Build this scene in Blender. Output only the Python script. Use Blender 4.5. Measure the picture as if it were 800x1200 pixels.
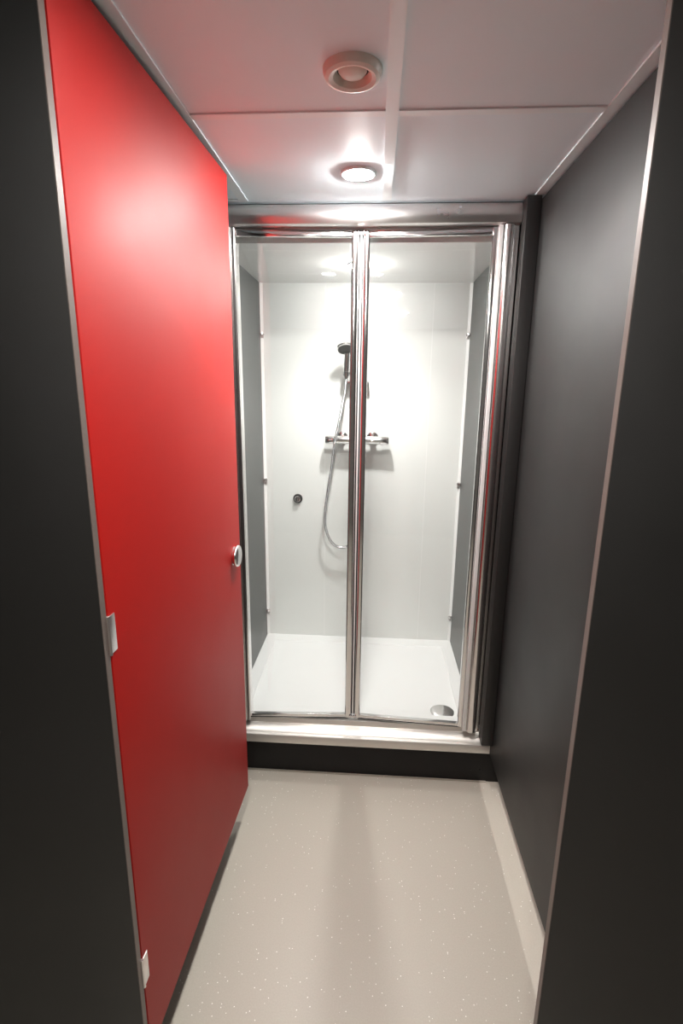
import bpy, bmesh, math
from mathutils import Vector, Matrix
S = bpy.context.scene
COL = S.collection
for o in list(bpy.data.objects): bpy.data.objects.remove(o)

# ---------------- camera ----------------
cd = bpy.data.cameras.new('camera'); cam = bpy.data.objects.new('camera', cd); COL.objects.link(cam)
cd.sensor_fit = 'VERTICAL'; cd.sensor_height = 36; cd.lens = 609/1200*36; cd.clip_start = .02
R3 = Matrix(((0.99789936, -0.02591946, 0.05937217),
             (0.06376529, 0.23114916, -0.97082648),
             (0.01143947, 0.972573, 0.23231636)))
# columns: right, up, back
cam.matrix_world = Matrix.Translation((0, 0, 1.53)) @ R3.to_4x4()
S.camera = cam

# ---------------- world / exposure ----------------
w = bpy.data.worlds.new('world'); S.world = w; w.use_nodes = True
w.node_tree.nodes['Background'].inputs[0].default_value = (.9, .95, 1, 1)
w.node_tree.nodes['Background'].inputs[1].default_value = 0.0
S.view_settings.view_transform = 'Standard'; S.view_settings.look = 'None'
S.view_settings.gamma = 1; S.view_settings.use_curve_mapping = False
S.view_settings.exposure = 1.68

LAMP_E = 350      # radiance of the downlight lenses
SHOWER_E = 110
OUTER_E = 280
BAY_E = 70

# ---------------- materials ----------------
def mat(name, col, rough=.5, metal=0, spec=.5, emis=None, es=0, coat=0, bump=0, bscale=200, var=0, vscale=3):
    m = bpy.data.materials.new(name); m.use_nodes = True
    nt = m.node_tree; b = nt.nodes['Principled BSDF']
    b.inputs['Base Color'].default_value = (*col, 1)
    b.inputs['Roughness'].default_value = rough; b.inputs['Metallic'].default_value = metal
    b.inputs['Specular IOR Level'].default_value = spec
    if coat: b.inputs['Coat Weight'].default_value = coat; b.inputs['Coat Roughness'].default_value = .08
    if emis: b.inputs['Emission Color'].default_value = (*emis, 1); b.inputs['Emission Strength'].default_value = es
    tc = nt.nodes.new('ShaderNodeTexCoord')
    if bump:
        n = nt.nodes.new('ShaderNodeTexNoise'); n.inputs['Scale'].default_value = bscale; n.inputs['Detail'].default_value = 3
        nt.links.new(tc.outputs['Object'], n.inputs['Vector'])
        bp = nt.nodes.new('ShaderNodeBump'); bp.inputs['Strength'].default_value = bump; bp.inputs['Distance'].default_value = .001
        nt.links.new(n.outputs['Fac'], bp.inputs['Height']); nt.links.new(bp.outputs['Normal'], b.inputs['Normal'])
    if var:
        n = nt.nodes.new('ShaderNodeTexNoise'); n.inputs['Scale'].default_value = vscale; n.inputs['Detail'].default_value = 4
        nt.links.new(tc.outputs['Object'], n.inputs['Vector'])
        mr = nt.nodes.new('ShaderNodeMapRange'); mr.inputs['From Min'].default_value = .3; mr.inputs['From Max'].default_value = .7
        mr.inputs['To Min'].default_value = rough*(1-var); mr.inputs['To Max'].default_value = rough*(1+var)
        nt.links.new(n.outputs['Fac'], mr.inputs['Value']); nt.links.new(mr.outputs['Result'], b.inputs['Roughness'])
    return m

M = {}
M['black'] = mat('black_laminate', (.0085, .0078, .0074), .53, spec=.72, bump=.03, bscale=900, var=.08)
M['red'] = mat('red_laminate', (.47, .006, .0032), .54, spec=.36, bump=.02, bscale=900, var=.06)
M['core'] = mat('laminate_core', (.16, .125, .11), .45)
M['chrome'] = mat('chrome', (.84, .83, .83), .13, metal=1)
M['satin'] = mat('polished_aluminium', (.80, .77, .76), .30, metal=1, var=.15, vscale=8)
M['jamb'] = mat('bright_aluminium', (.82, .80, .79), .22, metal=1)
M['sill'] = mat('satin_aluminium_sill', (.80, .77, .73), .48, metal=1)
M['ceil'] = mat('ceiling_tile', (.81, .93, .99), .55, spec=.4, bump=.05, bscale=300)
M['tbar'] = mat('white_painted_metal', (.84, .93, .96), .35)
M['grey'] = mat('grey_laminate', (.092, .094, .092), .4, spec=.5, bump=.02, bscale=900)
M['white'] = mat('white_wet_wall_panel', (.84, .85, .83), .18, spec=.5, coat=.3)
M['wtrim'] = mat('white_trim', (.88, .88, .87), .35)
M['tray'] = mat('white_stone_resin', (.88, .885, .88), .28)
M['plastic'] = mat('cream_plastic', (.80, .77, .70), .38)
M['dark'] = mat('black_rubber', (.012, .011, .011), .5)
M['skirt'] = mat('black_skirting', (.008, .007, .007), .5, spec=.3, bump=.02, bscale=900)
M['lens'] = mat('lamp_lens', (.9, .9, .9), .3, emis=(1, .965, .93), es=LAMP_E)
M['slens'] = mat('shower_lamp_lens', (.9, .9, .9), .3, emis=(1, .985, .96), es=SHOWER_E)
M['blens'] = mat('bay_lamp_lens', (.9, .9, .9), .3, emis=(1, .97, .93), es=BAY_E)
M['olens'] = mat('room_panel_lens', (.9, .9, .9), .3, emis=(1, .96, .90), es=OUTER_E)
M['outwall'] = mat('room_wall_paint', (.22, .21, .20), .6)
M['outdark'] = mat('dark_room_wall', (.05, .045, .042), .5)

def floor_mat():
    m = bpy.data.materials.new('speckled_vinyl'); m.use_nodes = True
    nt = m.node_tree; b = nt.nodes['Principled BSDF']; L = nt.links.new
    tc = nt.nodes.new('ShaderNodeTexCoord')
    v = nt.nodes.new('ShaderNodeTexVoronoi'); v.inputs['Scale'].default_value = 120
    L(tc.outputs['Object'], v.inputs['Vector'])
    lt = nt.nodes.new('ShaderNodeMath'); lt.operation = 'LESS_THAN'; lt.inputs[1].default_value = .17
    L(v.outputs['Distance'], lt.inputs[0])
    sx = nt.nodes.new('ShaderNodeSeparateColor'); L(v.outputs['Color'], sx.inputs[0])
    gt = nt.nodes.new('ShaderNodeMath'); gt.operation = 'GREATER_THAN'; gt.inputs[1].default_value = .86
    L(sx.outputs[0], gt.inputs[0])
    mu = nt.nodes.new('ShaderNodeMath'); mu.operation = 'MULTIPLY'; L(lt.outputs[0], mu.inputs[0]); L(gt.outputs[0], mu.inputs[1])
    n = nt.nodes.new('ShaderNodeTexNoise'); n.inputs['Scale'].default_value = 260; n.inputs['Detail'].default_value = 4
    L(tc.outputs['Object'], n.inputs['Vector'])
    base = nt.nodes.new('ShaderNodeMix'); base.data_type = 'RGBA'
    base.inputs[6].default_value = (.45, .41, .35, 1); base.inputs[7].default_value = (.55, .505, .44, 1)
    L(n.outputs['Fac'], base.inputs[0])
    mx = nt.nodes.new('ShaderNodeMix'); mx.data_type = 'RGBA'; mx.inputs[7].default_value = (.95, .93, .88, 1)
    L(base.outputs[2], mx.inputs[6]); L(mu.outputs[0], mx.inputs[0])
    L(mx.outputs[2], b.inputs['Base Color']); b.inputs['Roughness'].default_value = .38
    return m
M['floor'] = floor_mat()

def glass_mat():
    m = bpy.data.materials.new('clear_glass'); m.use_nodes = True
    nt = m.node_tree; L = nt.links.new; nt.nodes.clear()
    out = nt.nodes.new('ShaderNodeOutputMaterial'); mix = nt.nodes.new('ShaderNodeMixShader')
    tr = nt.nodes.new('ShaderNodeBsdfTransparent'); tr.inputs[0].default_value = (.985, .99, .985, 1)
    gl = nt.nodes.new('ShaderNodeBsdfGlossy'); gl.inputs['Roughness'].default_value = .02
    lw = nt.nodes.new('ShaderNodeLayerWeight'); lw.inputs['Blend'].default_value = .5
    p = nt.nodes.new('ShaderNodeMath'); p.operation = 'POWER'; p.inputs[1].default_value = 5; L(lw.outputs['Facing'], p.inputs[0])
    q = nt.nodes.new('ShaderNodeMath'); q.operation = 'MULTIPLY_ADD'; q.inputs[1].default_value = .96; q.inputs[2].default_value = .04
    L(p.outputs[0], q.inputs[0]); L(q.outputs[0], mix.inputs[0]); L(tr.outputs[0], mix.inputs[1]); L(gl.outputs[0], mix.inputs[2])
    L(mix.outputs[0], out.inputs[0]); return m
M['glass'] = glass_mat()

def hose_mat():
    m = mat('ribbed_steel_hose', (.62, .62, .64), .22, metal=1)
    nt = m.node_tree; b = nt.nodes['Principled BSDF']
    tc = nt.nodes.new('ShaderNodeTexCoord'); wv = nt.nodes.new('ShaderNodeTexWave'); wv.bands_direction = 'Z'; wv.inputs['Scale'].default_value = 110
    nt.links.new(tc.outputs['Object'], wv.inputs['Vector'])
    bp = nt.nodes.new('ShaderNodeBump'); bp.inputs['Strength'].default_value = .6; bp.inputs['Distance'].default_value = .001
    nt.links.new(wv.outputs['Fac'], bp.inputs['Height']); nt.links.new(bp.outputs['Normal'], b.inputs['Normal'])
    return m
M['hose'] = hose_mat()

# ---------------- mesh helpers ----------------
def box(bm, x0, x1, y0, y1, z0, z1, bev=0, seg=2):
    t = bmesh.new()
    bmesh.ops.create_cube(t, size=1)
    for v in t.verts:
        v.co = Vector(((x0+x1)/2+v.co.x*(x1-x0), (y0+y1)/2+v.co.y*(y1-y0), (z0+z1)/2+v.co.z*(z1-z0)))
    if bev: bmesh.ops.bevel(t, geom=list(t.edges), offset=bev, segments=seg, profile=.6, affect='EDGES')
    merge(bm, t)
def merge(bm, t, mw=None):
    if mw is not None: bmesh.ops.transform(t, matrix=mw, verts=t.verts)
    me = bpy.data.meshes.new('tmp'); t.to_mesh(me); bm.from_mesh(me); bpy.data.meshes.remove(me); t.free()
def frame_from(axis):
    a = Vector(axis).normalized(); return a.to_track_quat('Z', 'Y').to_matrix().to_4x4()
def lathe(bm, prof, loc=(0, 0, 0), axis=(0, 0, 1), n=40):
    """prof: list of (r, h) ; revolved around axis; ends closed when r == 0"""
    t = bmesh.new(); rings = []
    for r, h in prof:
        if r <= 1e-6: rings.append([t.verts.new((0, 0, h))])
        else: rings.append([t.verts.new((r*math.cos(2*math.pi*i/n), r*math.sin(2*math.pi*i/n), h)) for i in range(n)])
    for a, b in zip(rings, rings[1:]):
        for i in range(n):
            j = (i+1) % n
            if len(a) == 1 and len(b) == 1: continue
            if len(a) == 1: t.faces.new((a[0], b[j], b[i]))
            elif len(b) == 1: t.faces.new((a[i], a[j], b[0]))
            else: t.faces.new((a[i], a[j], b[j], b[i]))
    bmesh.ops.recalc_face_normals(t, faces=t.faces)
    merge(bm, t, Matrix.Translation(loc) @ frame_from(axis))
def cyl(bm, p, q, r, n=28, bev=None):
    p, q = Vector(p), Vector(q); h = (q-p).length; e = min(r*.2, h*.2) if bev is None else bev
    lathe(bm, [(0, 0), (r-e, 0), (r, e), (r, h-e), (r-e, h), (0, h)], p, q-p, n)
def spline(pts, k=10):
    pts = [Vector(p) for p in pts]; P = [2*pts[0]-pts[1]]+pts+[2*pts[-1]-pts[-2]]; out = []
    for i in range(1, len(P)-2):
        a, b, c, d = P[i-1:i+3]
        for s in range(k):
            t = s/k
            out.append(.5*((2*b)+(c-a)*t+(2*a-5*b+4*c-d)*t*t+(3*b-a-3*c+d)*t**3))
    out.append(pts[-1]); return out
def tube(bm, pts, rad, n=14):
    t = bmesh.new(); rings = []; up = Vector((0, 1, 0))
    for i, p in enumerate(pts):
        d = (pts[min(i+1, len(pts)-1)]-pts[max(i-1, 0)]).normalized()
        a = d.cross(up).normalized(); b = d.cross(a).normalized(); up = -b if (-b).dot(up) > 0 else b
        r = rad(i/(len(pts)-1)) if callable(rad) else rad
        rings.append([t.verts.new(p+(a*math.cos(2*math.pi*k/n)+b*math.sin(2*math.pi*k/n))*r) for k in range(n)])
    for a, b in zip(rings, rings[1:]):
        for i in range(n): t.faces.new((a[i], a[(i+1) % n], b[(i+1) % n], b[i]))
    t.faces.new(rings[0][::-1]); t.faces.new(rings[-1])
    bmesh.ops.recalc_face_normals(t, faces=t.faces); merge(bm, t)
def extrude_profile(bm, prof, p0, p1, ax_u, ax_v):
    """closed 2D profile swept straight from p0 to p1"""
    t = bmesh.new(); U, V = Vector(ax_u), Vector(ax_v)
    a = [t.verts.new(Vector(p0)+U*u+V*v) for u, v in prof]; b = [t.verts.new(Vector(p1)+U*u+V*v) for u, v in prof]
    n = len(prof)
    for i in range(n): t.faces.new((a[i], a[(i+1) % n], b[(i+1) % n], b[i]))
    t.faces.new(a[::-1]); t.faces.new(b); bmesh.ops.recalc_face_normals(t, faces=t.faces); merge(bm, t)

def smooth(me, ang=35):
    for p in me.polygons: p.use_smooth = True
    try: me.set_sharp_from_angle(angle=math.radians(ang))
    except Exception: pass
def obj(name, bm, m, parent=None, origin=None, mw=None):
    bmesh.ops.recalc_face_normals(bm, faces=bm.faces)
    if mw is not None: bmesh.ops.transform(bm, matrix=mw, verts=bm.verts)
    if parent is not None:
        pw = parent_world(parent); bmesh.ops.transform(bm, matrix=pw.inverted(), verts=bm.verts)
    elif origin is not None:
        bmesh.ops.translate(bm, vec=-Vector(origin), verts=bm.verts)
    me = bpy.data.meshes.new(name); bm.to_mesh(me); bm.free(); smooth(me)
    me.materials.append(M[m] if isinstance(m, str) else m)
    o = bpy.data.objects.new(name, me); COL.objects.link(o)
    if parent is not None: o.parent = parent
    elif origin is not None: o.location = origin
    return o
def parent_world(o):
    m = Matrix.Identity(4)
    while o is not None: m = o.matrix_basis @ m; o = o.parent
    return m
def thing(name, label, cat, loc, group=None):
    o = bpy.data.objects.new(name, None); COL.objects.link(o); o.location = loc; o.empty_display_size = .05
    o['label'] = label; o['category'] = cat
    if group: o['group'] = group
    return o
def tag(o, label, cat, group=None):
    o['label'] = label; o['category'] = cat
    if group: o['group'] = group
    return o
def struct(name, bm, m, parent=None):
    o = obj(name, bm, m, parent)
    if parent is None: o['kind'] = 'structure'
    return o
N = bmesh.new
def bx(*a, **k):
    b = N(); box(b, *a, **k); return b

# ================= ROOM SHELL =================
H = 2.100          # ceiling height
YF = 1.812         # plane of the shower front
ZB = .145          # gap under doors and partitions
YP = .777          # plane of the front partition
struct('floor', bx(-1.75, 1.75, -1.7, 1.83, -.06, 0), 'floor')
struct('ceiling', bx(-1.75, 1.75, -1.7, 1.83, H, H+.05), 'ceil')
# room behind the photographer and the neighbouring bays
struct('wall_behind', bx(-1.75, 1.75, -1.76, -1.7, 0, H), 'outwall')
struct('wall_side_left', bx(-1.81, -1.75, -1.76, 2.7, -.06, H+.05), 'outdark')
struct('wall_side_right', bx(1.75, 1.81, -1.76, 2.7, -.06, H+.05), 'outdark')
b = N(); box(b, -1.75, -.50, YF+.03, YF+.09, 0, H); struct('wall_front_left', b, 'black')
b = N(); box(b, .46, 1.75, YF+.03, YF+.09, 0, H); struct('wall_front_right', b, 'black')
# partitions along both sides of the bay, raised off the floor
struct('wall_right', bx(.482, .495, .80, YF-.004, ZB-.005, H-.012, bev=.0012), 'black')
struct('wall_left', bx(-.520, -.507, .80, YF-.004, ZB-.005, H-.012, bev=.0012), 'black')

# ceiling grid
k = 1
def tb(*a):
    global k
    struct('trim_%d' % k, bx(*a), 'tbar'); k += 1
for x in (-.429, .020, .474):
    tb(x-.0135, x+.0135, -1.6, YF-.014, H-.0035, H)
for y in (1.272, .812, .352, -.108):
    for x0, x1 in ((-.4145, .0055), (.0345, .4595)):
        tb(x0, x1, y-.011, y+.011, H-.0035, H)
tb(-.505, -.4435, 1.261, 1.283, H-.0035, H)
tb(-.505, -.4435, YF-.032, YF-.015, H-.0035, H)

# black skirting under the shower
sk = struct('baseboard_front', bx(-1.74, 1.74, YF, YF+.028, 0, .147, bev=.002), 'skirt')
for sx in (.418, .455):
    b = N(); lathe(b, [(0, .0), (.0045, 0), (.0045, .001), (.003, .0025), (.0012, .0025), (0, .0015)], (sx, YF+.0005, .052), (0, -1, 0), 16)
    obj('screw', b, 'skirt', sk)
struct('trim_%d' % k, bx(-.50, .481, YF-.006, YF-.0002, 0, .004, bev=.001), 'floor'); k += 1
# black post that fixes the right partition to the shower front
b = N(); box(b, .438, .481, 1.757, YF-.002, .205, H-.004, bev=.0025)
struct('trim_%d' % k, b, 'black'); k += 1

# shower lining
YBK = 2.577
XL, XR = -.552, .430
struct('wall_shower_back', bx(XL-.03, XR+.03, YBK, YBK+.03, .15, 2.12), 'white')
ZG = 2.002
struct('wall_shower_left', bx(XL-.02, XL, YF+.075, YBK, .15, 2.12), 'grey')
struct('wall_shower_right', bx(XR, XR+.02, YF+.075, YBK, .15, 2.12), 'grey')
b = N(); box(b, XL, XR, YF+.10, YBK, ZG, ZG+.03)
box(b, XL, XR, YF+.085, YF+.10, ZG, H-.001)
struct('ceiling_shower', b, 'white')
# joints of the wall panels and corner trims
struct('trim_%d' % k, bx(.2565, .2595, YBK-.0012, YBK, .225, ZG), 'wtrim'); k += 1
struct('trim_%d' % k, bx(-.245, -.2425, YBK-.0012, YBK, .225, ZG), 'wtrim'); k += 1
for xx, s in ((XL, 1), (XR, -1)):
    b = N(); extrude_profile(b, [(0, 0), (.012, 0), (.011, -.003), (.003, -.011), (0, -.012)], (xx, YBK, .222), (xx, YBK, ZG), (s, 0, 0), (0, 1, 0))
    struct('trim_%d' % k, b, 'wtrim'); k += 1
for s, xx, side in ((1, XL, 'left'), (-1, XR, 'right')):
    for z, pos in ((1.775, 'top'), (1.072, 'middle'), (.360, 'bottom')):
        b = N()
        lathe(b, [(0, 0), (.0105, 0), (.0105, .004), (.0085, .0075), (.004, .009), (0, .009)], (xx+s*.006, YBK-.006, z), (s, -1, 0), 24)
        box(b, xx+s*.002 if s > 0 else xx-.016, xx+.016 if s > 0 else xx-.002, YBK-.0145, YBK-.001, z-.018, z-.009, bev=.001)
        o = obj('panel_clip', b, 'satin', origin=(xx, YBK, z))
        tag(o, '%s of the small pale clips down the %s back corner of the shower' % (pos, side), 'clip', 'pale clips in the shower corners')

# ================= SHOWER TRAY =================
ZT = .222
tr = thing('shower_tray', 'low white rectangular shower tray with a recessed floor behind the glass doors', 'shower tray', (-.06, 2.2, .147))
def tray():
    bm = N()
    ox0, ox1, oy0, oy1 = XL, XR, YF+.05, YBK
    loops = [(0, .150), (0, ZT), (.062, ZT), (.066, ZT-.006), (.10, ZT-.011)]
    rs = []
    ix = [0, 0, .056, .060, .10]; 
    def rect(i, z, c):
        x0, x1, y0, y1 = ox0+i, ox1-i*.9, oy0+i*.85, oy1-i*1.15
        pts = []
        for cx, cy, a0 in ((x1-c, y1-c, 0), (x0+c, y1-c, 90), (x0+c, y0+c, 180), (x1-c, y0+c, 270)):
            for s in range(6):
                a = math.radians(a0+s*18); pts.append(bm.verts.new((cx+c*math.cos(a), cy+c*math.sin(a), z)))
        return pts
    for i, (_, z) in enumerate(loops): rs.append(rect(ix[i], z, .002 if i < 2 else .012))
    for a, c in zip(rs, rs[1:]):
        for i in range(len(a)): bm.faces.new((a[i], a[(i+1) % len(a)], c[(i+1) % len(a)], c[i]))
    bm.faces.new(rs[-1]); bm.faces.new(rs[0][::-1])
    return bm
obj('tray_body', tray(), 'tray', tr)
b = N(); lathe(b, [(0, 0), (.048, 0), (.050, .002), (.049, .005), (.040, .0085), (.02, .0105), (0, .011)], (.313, 1.948, ZT-.0108), (0, 0, 1), 40)
dr = obj('drain_cover', b, 'chrome', tr); dr['label'] = 'round chrome drain cover'

# ================= SHOWER DOOR =================
sd = thing('shower_door', 'chrome-framed bifold shower door with two tall clear glass leaves', 'shower door', (-.03, YF+.02, .147))
FX0, FX1 = -.512, .4375
# header, extruded with a soft convex face
hp = [(0, 0), (-.010, .004), (-.016, .016), (-.018, .032), (-.015, .048), (-.008, .058), (0, .062), (.055, .062), (.055, 0), (.040, 0), (.040, .008), (.012, .008), (.012, 0)]
b = N(); extrude_profile(b, hp, (FX0, YF+.004, 2.032), (FX1, YF+.004, 2.032), (0, 1, 0), (0, 0, 1))
obj('header', b, 'satin', sd)
# right jamb: inner lip, half-round column, flat return
jp = [(0, .050), (0, .004), (.004, 0), (.012, 0), (.014, .002)]
for i in range(13):
    a = math.pi*(1-i/12); jp.append((.032+.017*math.cos(a), .000-.013*math.sin(a)))
jp += [(.051, .004), (.0635, .004), (.0635, .050)]
b = N(); extrude_profile(b, jp, (.3765, YF+.006, .222), (.3735, YF+.006, 2.0318), (1, 0, 0), (0, 1, 0))
obj('jamb', b, 'jamb', sd)
b = N(); extrude_profile(b, jp, (-.4685, YF+.006, .222), (-.4685, YF+.006, 2.0318), (-1, 0, 0), (0, 1, 0))
obj('jamb', b, 'jamb', sd)
b = N(); box(b, .3735, .3865, YF+.001, YF+.0055, .224, 2.0315, bev=.001)
c = obj('jamb_seal', b, 'wtrim', sd); c['label'] = 'white vertical seal strip'
# sill: lip, step and upstand
spf = [(-.024, .147), (-.024, .176), (-.021, .181), (-.010, .183), (-.007, .188), (.000, .193), (.034, .199), (.036, .220), (.049, .222), (.049, .147)]
b = N(); extrude_profile(b, spf, (FX0, YF, 0), (.480, YF, 0), (0, 1, 0), (0, 0, 1))
obj('sill', b, 'sill', sd)
def leaf(p0, p1, mid, rail_side):
    """p0,p1: plan ends of the leaf; built along local x then turned into place"""
    p0, p1 = Vector(p0), Vector(p1); d = p1-p0; Lh = d.length; a = math.atan2(d.y, d.x)
    mw = Matrix.Translation((p0.x, p0.y, 0)) @ Matrix.Rotation(a, 4, 'Z')
    z0, z1 = .232, 2.030
    wl = .021 if mid == 'L' else .015; wr = .024 if mid == 'R' else max(.015, rail_side)
    b = N()
    for x0, x1 in ((0, wl), (Lh-wr, Lh)):
        ww = x1-x0
        pf = [(x0, .010), (x0, -.006), (x0+.003, -.010), (x0+ww*.5, -.012), (x1-.003, -.010), (x1, -.006), (x1, .010)]
        extrude_profile(b, pf, (0, 0, z0), (0, 0, z1), (1, 0, 0), (0, 1, 0))
    box(b, wl-.001, Lh-wr+.001, -.008, .008, z1-.022, z1, bev=.002)
    box(b, wl-.001, Lh-wr+.001, -.008, .008, z0, z0+.012, bev=.002)
    lf = obj('door_leaf', b, 'chrome', sd, mw=mw)
    b = N(); box(b, wl-.004, Lh-wr+.004, -.0025, .0025, z0+.008, z1-.016)
    obj('glass_pane', b, 'glass', lf, mw=mw)
    b = N(); box(b, .012, Lh-.012, -.004, .004, z0-.007, z0+.001, bev=.001); obj('seal_strip', b, 'dark', lf, mw=mw)
YL, YC = YF+.026, YF+.052
leaf((-.4835, YL), (-.0665, YC), 'R', 0)
leaf((-.0515, YC), (.3830, YL), 'L', .026)
b = N(); box(b, -.0668, -.0512, YC+.002, YC+.008, .240, 2.028, bev=.001)
obj('gasket', b, 'dark', sd)
b = N(); box(b, -.0620, -.0560, YC-.006, YC+.002, .245, 2.028, bev=.0015)
c = obj('centre_seal', b, 'wtrim', sd); c['label'] = 'white vertical seal between the leaves'
for z in (.238, 2.020):
    b = N(); cyl(b, (-.068, YC-.010, z-.006), (-.068, YC-.010, z+.006), .006)
    cyl(b, (-.050, YC-.010, z-.006), (-.050, YC-.010, z+.006), .006); box(b, -.068, -.050, YC-.014, YC-.006, z-.004, z+.004, bev=.001)
    obj('pivot_hinge', b, 'chrome', sd)

# ================= SHOWER FITTINGS =================
XC = -.084
rail = thing('shower_rail', 'chrome riser rail with a sliding handset bracket on the white back wall', 'shower rail', (XC, YBK, 1.45))
b = N(); cyl(b, (XC, YBK-.045, 1.33), (XC, YBK-.045, 1.74), .009, 20); obj('rail', b, 'chrome', rail)
for z in (1.345, 1.72):
    b = N(); cyl(b, (XC, YBK, z), (XC, YBK-.056, z), .0105); obj('wall_mount', b, 'chrome', rail)
b = N(); box(b, XC-.020, XC+.020, YBK-.062, YBK-.028, 1.582, 1.622, bev=.006, seg=3)
box(b, XC-.066, XC+.045, YBK-.056, YBK-.036, 1.589, 1.602, bev=.004, seg=3)
lathe(b, [(.009, 0), (.016, 0), (.017, .003), (.016, .020), (.012, .022), (.009, .022), (.009, 0)], (-.139, YBK-.066, 1.585), (0, -.12, 1), 24)
obj('slider_bracket', b, 'chrome', rail)
b = N(); box(b, XC-.060, XC+.050, YBK-.060, YBK-.002, 1.553, 1.560, bev=.003)
obj('soap_shelf', b, 'chrome', rail)

hs = thing('shower_handset', 'chrome round shower handset held in the wall bracket, with its hanging metal hose', 'shower head', (-.139, YBK-.066, 1.585))
hp_ = spline([(-.139, YBK-.066, 1.575), (-.139, YBK-.069, 1.61), (-.136, YBK-.078, 1.655), (-.134, YBK-.092, 1.690)], 8)
b = N(); tube(b, hp_, lambda t: .0105+.003*math.sin(t*math.pi)+.002*t, 18); obj('handle', b, 'chrome', hs)
b = N(); lathe(b, [(0, -.020), (.012, -.019), (.028, -.013), (.041, -.002), (.044, .005), (.042, .011), (.037, .0125), (.036, .010), (0, .010)][::1], (-.140, YBK-.112, 1.709), (.08, -.50, -.86), 40)
head = obj('spray_head', b, 'chrome', hs)
b = N(); lathe(b, [(0, .0125), (.034, .0125), (.0355, .011), (.0355, .010), (0, .010)], (-.140, YBK-.112, 1.709), (.08, -.50, -.86), 40)
obj('spray_plate', b, M['grey'], head)
b = N()
tube(b, spline([(-.139, YBK-.065, 1.582), (-.142, YBK-.072, 1.53), (-.155, YBK-.095, 1.44), (-.172, YBK-.105, 1.35), (-.188, YBK-.110, 1.27), (-.202, YBK-.10, 1.16),
                (-.222, YBK-.085, 1.03), (-.235, YBK-.07, .92), (-.232, YBK-.06, .84), (-.205, YBK-.052, .77), (-.160, YBK-.045, .738),
                (-.112, YBK-.045, .755), (-.086, YBK-.048, .83), (-.080, YBK-.05, .95), (XC, YBK-.05, 1.10), (XC, YBK-.05, 1.262)], 10), .0066, 12)
obj('hose', b, 'hose', hs)

mx = thing('shower_mixer', 'horizontal chrome thermostatic shower mixer bar on the back wall', 'shower mixer', (XC, YBK, 1.285))
b = N(); cyl(b, (XC-.112, YBK-.050, 1.285), (XC+.112, YBK-.050, 1.285), .0195, 36)
cyl(b, (XC, YBK-.05, 1.27), (XC, YBK-.05, 1.252), .009); obj('bar_body', b, 'chrome', mx)
for s, r in ((-1, .0215), (1, .0215)):
    b = N(); lathe(b, [(0, 0), (r-.001, 0), (r, .001), (r, .036), (r-.002, .040), (0, .040)], (XC+s*.1125, YBK-.050, 1.285), (s, 0, 0), 36)
    if s < 0: box(b, XC-.146, XC-.120, YBK-.078, YBK-.068, 1.281, 1.289, bev=.002)
    obj('control_knob', b, 'chrome', mx)
for s in (-1, 1):
    b = N(); lathe(b, [(0, 0), (.031, 0), (.032, .003), (.029, .008), (.018, .012), (.014, .013), (.014, .044), (0, .044)], (XC+s*.075, YBK, 1.292), (0, -1, 0), 36)
    obj('wall_union', b, 'chrome', mx)

pb = thing('push_button', 'small round chrome push button with dark rim, alone on the white shower wall', 'push button', (-.381, YBK, .979))
b = N(); lathe(b, [(0, 0), (.0235, 0), (.024, .003), (.022, .010), (.018, .012), (0, .012)], (-.381, YBK, .979), (0, -1, 0), 36); obj('bezel', b, 'dark', pb)
b = N(); lathe(b, [(0, .010), (.0155, .010), (.0155, .018), (.013, .021), (0, .022)], (-.381, YBK, .979), (0, -1, 0), 36); obj('button', b, 'chrome', pb)

# ================= RED CUBICLE DOOR =================
DH = Vector((-.438, YP+.004, 0)); DA = math.radians(90-1.8); DW = .765
dm = Matrix.Translation(DH) @ Matrix.Rotation(DA, 4, 'Z')
door = thing('cubicle_door', 'tall glossy red cubicle door standing open on the left', 'door', DH)
# local: x along the leaf, -y is the face towards the bay (right), thickness to the left
b = N(); box(b, 0, DW, 0, .013, .153, 2.083, bev=.0012); obj('door_leaf', b, 'red', door, mw=dm)
kz = 1.030; kx = .700
b = N(); lathe(b, [(0, -.002), (.028, -.002), (.0285, .001), (.0265, .003), (.0265, .0045), (.0315, .006), (.0335, .009), (.0335, .012), (.0315, .0155), (.026, .018), (.012, .0195), (0, .020)],
               (kx, 0, kz), (0, -1, 0), 40)
obj('door_knob', b, 'chrome', door, mw=dm)
b = N(); lathe(b, [(0, -.001), (.0275, -.001), (.0275, .003), (.025, .006), (0, .006)], (kx, .013, kz), (0, 1, 0), 40)
box(b, kx-.004, kx+.004, .016, .034, kz-.02, kz+.02, bev=.002); obj('thumb_turn', b, 'chrome', door, mw=dm)
for z in (.375, 1.118):
    b = N(); box(b, DH.x-.010, DH.x+.0022, YP-.001, YP+.022, z-.034, z+.034, bev=.001)
    cyl(b, (DH.x+.0005, YP+.001, z-.036), (DH.x+.0005, YP+.001, z+.036), .003, 16)
    obj('hinge', b, 'satin', door)

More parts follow.
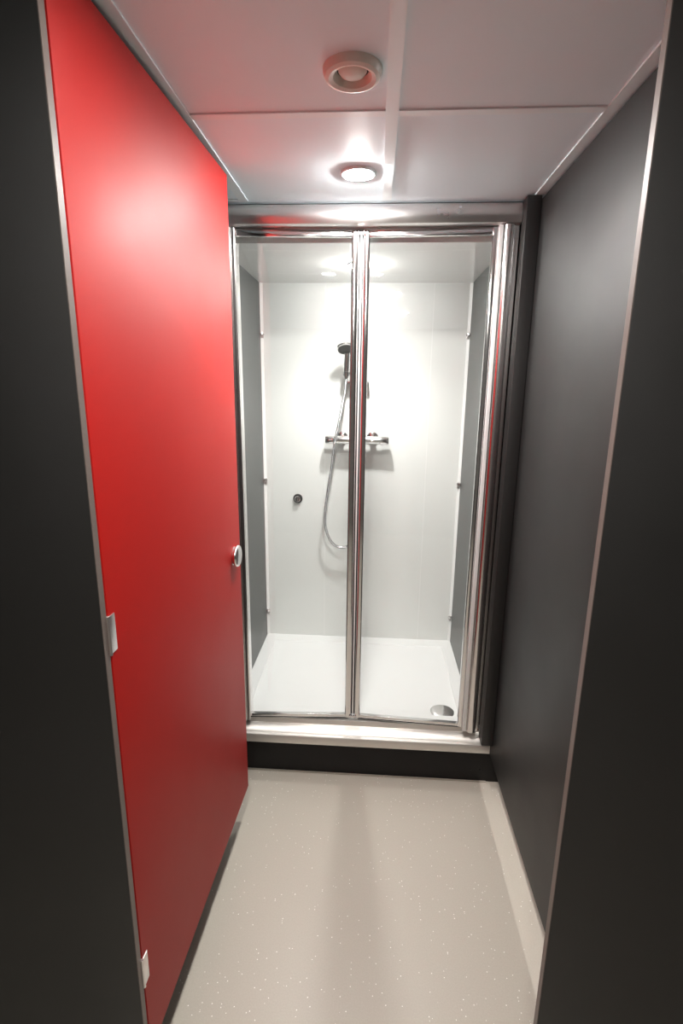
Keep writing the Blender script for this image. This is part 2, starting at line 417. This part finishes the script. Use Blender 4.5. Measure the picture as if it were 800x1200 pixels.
# ================= FRONT PARTITION PANELS =================
def pilaster(x0, x1, inner, lab):
    t = thing('partition_panel', lab, 'partition panel', ((x0+x1)/2, YP-.008, ZB-.14))
    obj('board', bx(x0, x1, YP-.016, YP, ZB, H-.012, bev=.0012), 'black', t)
    s = 1 if inner == 'right' else -1
    xe = x1 if inner == 'right' else x0
    b = N(); box(b, min(xe, xe+s*.0012), max(xe, xe+s*.0012), YP-.0152, YP-.0008, ZB+.001, H-.013)
    e = obj('edge_band', b, 'core', t); e['label'] = 'brownish grey edge band'
    for dx in (.12, .62):
        b = N(); xx = xe-s*dx
        cyl(b, (xx, YP-.008, 0), (xx, YP-.008, ZB+.001), .012); lathe(b, [(0, 0), (.03, 0), (.03, .004), (.014, .008), (0, .008)], (xx, YP-.008, 0), (0, 0, 1), 28)
        obj('foot', b, 'satin', t)
pilaster(-1.40, -.4395, 'right', 'black partition panel in the left foreground, nearest the red door')
pilaster(.3395, 1.40, 'left', 'black partition panel in the right foreground with a thin grey edge')

# ================= CEILING FITTINGS =================
v = thing('ceiling_vent', 'round cream plastic extract vent in the ceiling tile', 'vent', (-.0575, 1.118, H))
b = N(); lathe(b, [(.030, .02), (.030, -.004), (.036, -.013), (.044, -.016), (.051, -.013), (.0545, -.006), (.0550, 0), (.050, .004)], (-.0575, 1.118, H), (0, 0, 1), 56); obj('rim', b, 'plastic', v)
b = N(); lathe(b, [(0, -.010), (.012, -.0095), (.022, -.006), (.0265, -.001), (.026, .004), (0, .006)], (-.0575, 1.118, H-.002), (0, 0, 1), 48); obj('valve_disc', b, 'plastic', v)
b = N(); lathe(b, [(.0295, .004), (.0295, -.0005), (0, -.0005), (0, .004)], (-.0575, 1.118, H-.0005), (0, 0, 1), 40)
obj('duct_opening', b, 'dark', v)
def downlight(x, y, z, r, lens, lab, dome, group='recessed downlights', beam=0):
    t = thing('downlight', lab, 'ceiling light', (x, y, z), group)
    b = N(); lathe(b, [(r*.84, .012), (r*.84, -.001), (r*.90, -.006), (r*1.02, -.006), (r*1.10, -.003), (r*1.12, 0), (r*1.0, .003)], (x, y, z), (0, 0, 1), 48); obj('trim_ring', b, 'tbar', t)
    b = N(); lathe(b, [(0, -dome)]+[(r*.83*math.sin(math.radians(a)), -dome*math.cos(math.radians(a))) for a in (15, 30, 45, 60, 75, 90)]+[(0, .001)], (x, y, z-.001), (0, 0, 1), 40); obj('lens', b, lens, t)
    if beam:
        l = bpy.data.lights.new('lamp_beam', 'SPOT'); l.energy = beam; l.spot_size = math.radians(128); l.spot_blend = 1; l.shadow_soft_size = .022; l.color = (1, .985, .96)
        lo = bpy.data.objects.new('lamp_beam', l); COL.objects.link(lo); lo.parent = t; lo.location = (0, 0, -dome-.026)
downlight(-.062, 1.590, H, .044, 'lens', 'bright round ceiling downlight just in front of the shower door', .013)
downlight(-.080, 2.20, ZG, .038, 'slens', 'downlight in the shower ceiling mostly hidden behind the middle door stiles', .034, beam=11)
downlight(1.05, 1.575, H, .044, 'lens', 'round downlight over the bay to the right of the black partition', .013)
# ceiling lights of the room behind the photographer
downlight(-.130, .850, H, .040, 'blens', 'round ceiling downlight of the bay nearest the front panels, mirrored in the left shower glass', .004)
downlight(-.080, .300, H, .044, 'olens', 'round ceiling downlight over the opening between the front panels, mirrored in the right shower glass', .004)
downlight(-.090, -.55, H, .044, 'olens', 'round ceiling downlight in the room behind the camera', .004)
